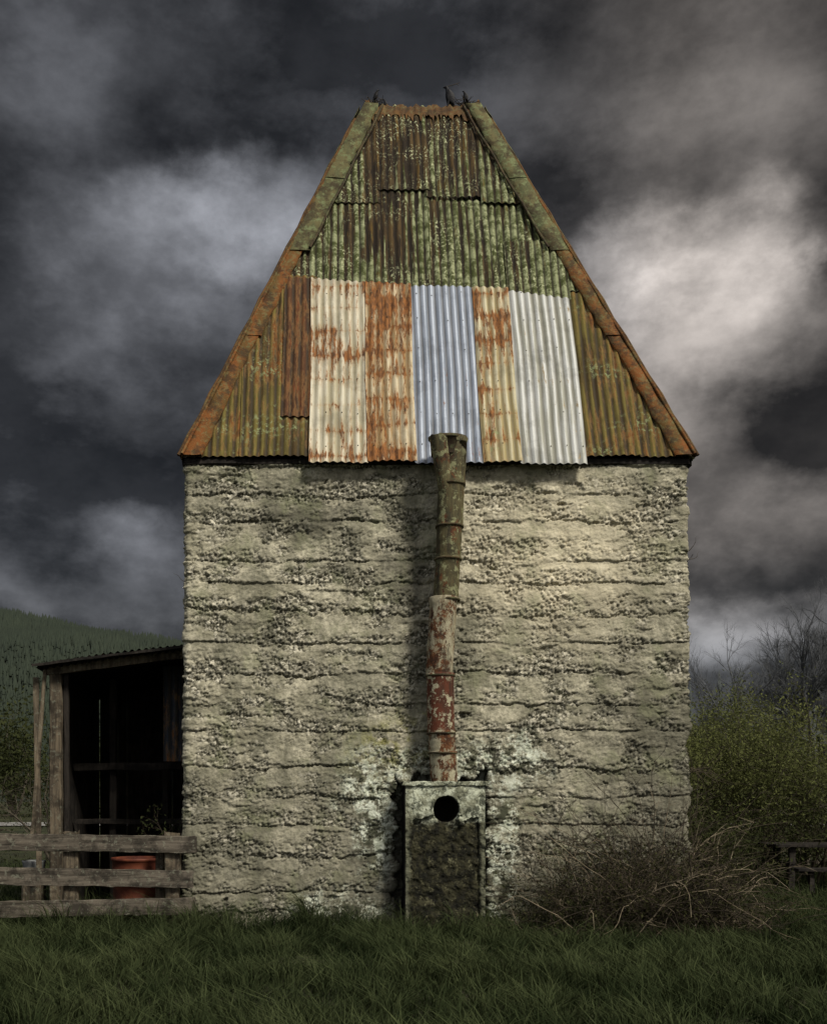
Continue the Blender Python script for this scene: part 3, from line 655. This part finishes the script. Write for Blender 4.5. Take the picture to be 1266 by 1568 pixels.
def bramble():
    par=empty('bramble_bush'); segA=[];segB=[];lf=[]
    for k in range(1000):
        u=rng.normal()*.62; b0=np.array([2.62+u,-.50+rng.normal()*.26,0.]); b0[1]=min(b0[1],-.12)
        ang=rng.uniform(0,2*math.pi); L=rng.uniform(.6,2.5)*math.exp(-(u/1.35)**2)*rng.uniform(.6,1.05)
        d=np.array([math.cos(ang)*.60,math.sin(ang)*.3-.05,1.25]); d/=np.linalg.norm(d); q=b0.copy(); r=rng.uniform(.003,.0065); out=segA if rng.random()<.15 else segB
        N=14
        for i in range(N):
            d=d+rng.normal(size=3)*.20+np.array([math.cos(ang)*.05,math.sin(ang)*.02,-.060*(i/N)*2.0]); d/=np.linalg.norm(d)
            q2=q+d*L/N
            if q2[1]>-.08: q2[1]=-.08
            if q2[2]<.02: break
            out.append((q,q2,r*(1-.6*i/N),r*(1-.6*(i+1)/N))); q=q2
            if rng.random()<.40:
                dd=d+rng.normal(size=3)*.8; dd/=np.linalg.norm(dd); e=q+dd*rng.uniform(.05,.2); e[1]=min(e[1],-.08); out.append((q,e,r*.5,r*.25))
            if rng.random()<.6 and q[2]<1.1: lf.append(q+rng.normal(size=3)*.04)
    for nm,sg,mt in(('canes',segA,TWIG),('old_canes',segB,TWIGD)):
        V,F=tubes(sg,4); quads(nm,V,F,mt,par)
    C=np.array(lf); C=np.concatenate([C+rng.normal(size=C.shape)*.05 for _ in range(3)]); C[:,2]=np.maximum(C[:,2],.03); C[:,1]=np.minimum(C[:,1],-.08)
    V,F=leaves(C,.018); quads('leaves',V,F,LEAFB,par,False,{'rnd':np.repeat(rng.uniform(0,1,len(C)),4)})
bramble()
def twigs(name,base,n,L,dirv,mat,r=.005):
    segs=[]
    for _ in range(n):
        q=np.array(base)+rng.normal(size=3)*.04; d=np.array(dirv)+rng.normal(size=3)*.5; d/=np.linalg.norm(d)
        for i in range(8):
            d=d+rng.normal(size=3)*.3; d/=np.linalg.norm(d); q2=q+d*L/8; segs.append((q,q2,r*(1-i/9),r*(1-(i+1)/9))); q=q2
    V,F=tubes(segs,4); quads(name,V,F,mat)
twigs('dead_vine',(3.27,.05,4.45),5,.22,(.7,-.2,.3),TWIGD); twigs('dead_vine',(-2.72,.05,4.2),5,.25,(-.6,-.2,-.5),TWIGD); twigs('dead_vine',(3.3,.0,1.9),12,.6,(.5,-.3,.2),TWIGD)
mk_tree('fern',(-2.98,.55,1.0),.60,6,200,.024,LEAFD,TWIGD,1,.5,-.03,.006,.7,tipspread=.05)
beam('fern_crate',(-2.98,.55,.0),(-2.98,.55,1.0),.3,.3,WOODD,None,n=3)

def grass(name,n,xr_,yr_,hl,wd,fn=None):
    x=rng.uniform(*xr_,n);y=rng.uniform(*yr_,n)
    keep=~((x>-2.72)&(x<3.30)&(y>-.02)&(y<5.9)); keep&=~((x>-.12)&(x<.79)&(y>-.46)&(y<0.3))
    x=x[keep];y=y[keep];n=len(x)
    cl=np.array([mn.noise(Vector((a*1.3,c*1.3,0))) for a,c in zip(x,y)]); cl2=np.array([mn.noise(Vector((a*4.5,c*4.5,4))) for a,c in zip(x,y)])
    h=rng.uniform(*hl,n)*(1+1.1*cl+1.1*cl2); h=np.maximum(h,.03)
    a=rng.uniform(0,2*np.pi,n); lean=rng.uniform(.2,1.4,n)*h; la=cl2*7+cl*4+rng.normal(size=n)*.8
    w=rng.uniform(*wd,n); sx,sy=np.cos(a)*w,np.sin(a)*w; lx,ly=np.cos(la)*lean,np.sin(la)*lean
    z0=np.zeros(n)-.02
    def row(f,ww,zz): return [np.stack([x+lx*f-sx*ww,y+ly*f-sy*ww,z0+zz],-1),np.stack([x+lx*f+sx*ww,y+ly*f+sy*ww,z0+zz],-1)]
    R=row(0,1,0)+row(.28,.85,h*.6)+row(1,.12,h*.95)
    V=np.stack(R,1).reshape(-1,3); b=np.arange(n)[:,None]*6
    F=np.stack([b+[0,1,3,2],b+[2,3,5,4]],1).reshape(-1,4)
    rv=np.clip(.24+1.0*cl+.7*cl2+rng.uniform(-.3,.4,n)+(rng.random(n)<.06)*.8,0,1.7)
    att=np.stack([rv*.15,rv*.15,rv*.6,rv*.6,rv,rv],1).ravel()
    return V,F,att
parts=[grass('g',130000,(-6.2,7.2),(-6.2,.2),(.07,.21),(.003,.006)),
       grass('g',16000,(-6.2,7.2),(-.75,.1),(.14,.36),(.003,.006)),
       grass('g',35000,(3.3,12),(0,9),(.08,.22),(.004,.008)),
       grass('g',22000,(-11,-2.7),(0,10),(.08,.22),(.004,.008))]
V=np.concatenate([p[0] for p in parts]); o_=0;Fl=[]
for p in parts: Fl.append(p[1]+o_); o_+=len(p[0])
quads('grass',V,np.concatenate(Fl),GRASS,None,False,{'rnd':np.concatenate([p[2] for p in parts])})

# ------------------------------------------------------------------ sky and sun
sd=Vector((.46,-.66,.80)).normalized()
W=bpy.data.worlds.new('World'); S.world=W; W.use_nodes=True; g=G(W.node_tree)
bg=g.n['Background']; bg.inputs['Strength'].default_value=.1
sky=g.n.new('ShaderNodeTexSky'); sky.sky_type='NISHITA'; sky.sun_disc=False
sky.sun_elevation=math.asin(sd.z); sky.sun_rotation=math.atan2(sd.x,sd.y)
D=g.n.new('ShaderNodeTexCoord').outputs['Generated']; dx,dy,dz=g.sep(D)
wr=g.v('SUBTRACT',g.noise(g.v('MULTIPLY',D,(1,1,1.4)),6.0,8,.60,col=True),(.5,.5,.5))
az=g.m('ARCTAN2',dx,dy); el=g.m('ARCSINE',dz)
Q=g.comb(az,el,0.); Q=g.v('ADD',Q,g.v('MULTIPLY',wr,(.18,.14,0)))
def pa(x,y): return (math.atan((x-515)/1536),math.atan((1215-y)/math.hypot(x-515,1536)),0)
B=g.m('ADD',.042,g.ss(g.noise(g.v('MULTIPLY',D,(1,1,1.8)),4.5,8,.60),.38,.68,-.020,.045))
for (x,y,rx_,ry_,amp,inn) in [(330,345,.120,.055,.20,.1),(450,305,.10,.055,.15,.1),(250,440,.20,.11,.11,0),(90,110,.12,.08,.030,0),
    (965,400,.085,.065,.42,.0),(1120,380,.10,.06,.42,.0),(1000,480,.12,.10,.22,.0),(990,620,.12,.14,.17,0),(1130,480,.12,.07,.18,0),(1090,170,.20,.10,.10,0),
    (240,835,.08,.05,.12,0),(150,905,.3,.04,.06,0),(1150,800,.12,.07,.14,0),(1080,975,.2,.045,.24,0),
    (120,690,.24,.11,-.030,0),(1190,650,.12,.05,-.055,0),(850,265,.10,.06,-.045,0),(1235,400,.04,.05,-.10,0),(400,150,.24,.08,-.025,0),(800,90,.2,.06,-.02,0)]:
    B=g.m('ADD',B,g.m('MULTIPLY',g.blob(Q,pa(x,y),(rx_,ry_,1),inn),amp))
B=g.m('MAXIMUM',B,.022)
B=g.m('MULTIPLY',B,g.ss(g.noise(g.v('MULTIPLY',D,(1,1,1.5)),8,7,.60),.32,.68,.62,1.38))
back=g.ss(g.m('MULTIPLY',dy,-1),-.40,.35); zen=g.ss(dz,.76,.95)
B=g.m('ADD',B,g.m('ADD',g.m('MULTIPLY',back,.38),g.m('MULTIPLY',zen,.22)))
warm=g.ss(az,.08,.34); tint=g.mix(warm,(.94,.97,1.07),(1.09,.99,.92))
low=g.ss(dz,.10,.24); tint=g.mix(low,(.97,.99,1.05),tint)
c=g.v('SCALE',tint); n_=c.node; g.l.new(g.m('MULTIPLY',B,10.),n_.inputs['Scale'])
final=g.mix(.985,sky.outputs[0],c); g.l.new(final,bg.inputs['Color'])
W.cycles.sampling_method='MANUAL'; W.cycles.sample_map_resolution=256
L=bpy.data.lights.new('sun','SUN'); L.energy=3.9; L.angle=math.radians(11); L.color=(1,.94,.84)
lo=bpy.data.objects.new('sun',L); S.collection.objects.link(lo); lo.rotation_euler=sd.to_track_quat('Z','Y').to_euler(); lo.location=(10,-14,15)

# ------------------------------------------------------------------ camera
cam=bpy.data.cameras.new('camera'); co=bpy.data.objects.new('camera',cam); S.collection.objects.link(co); S.camera=co
co.location=(-.914,-12,1.6); co.rotation_euler=(math.radians(90),0,0)
cam.sensor_fit='HORIZONTAL'; cam.sensor_width=36; cam.lens=36*1536/1264; cam.shift_x=117/1264; cam.shift_y=432/1264; cam.clip_end=6000
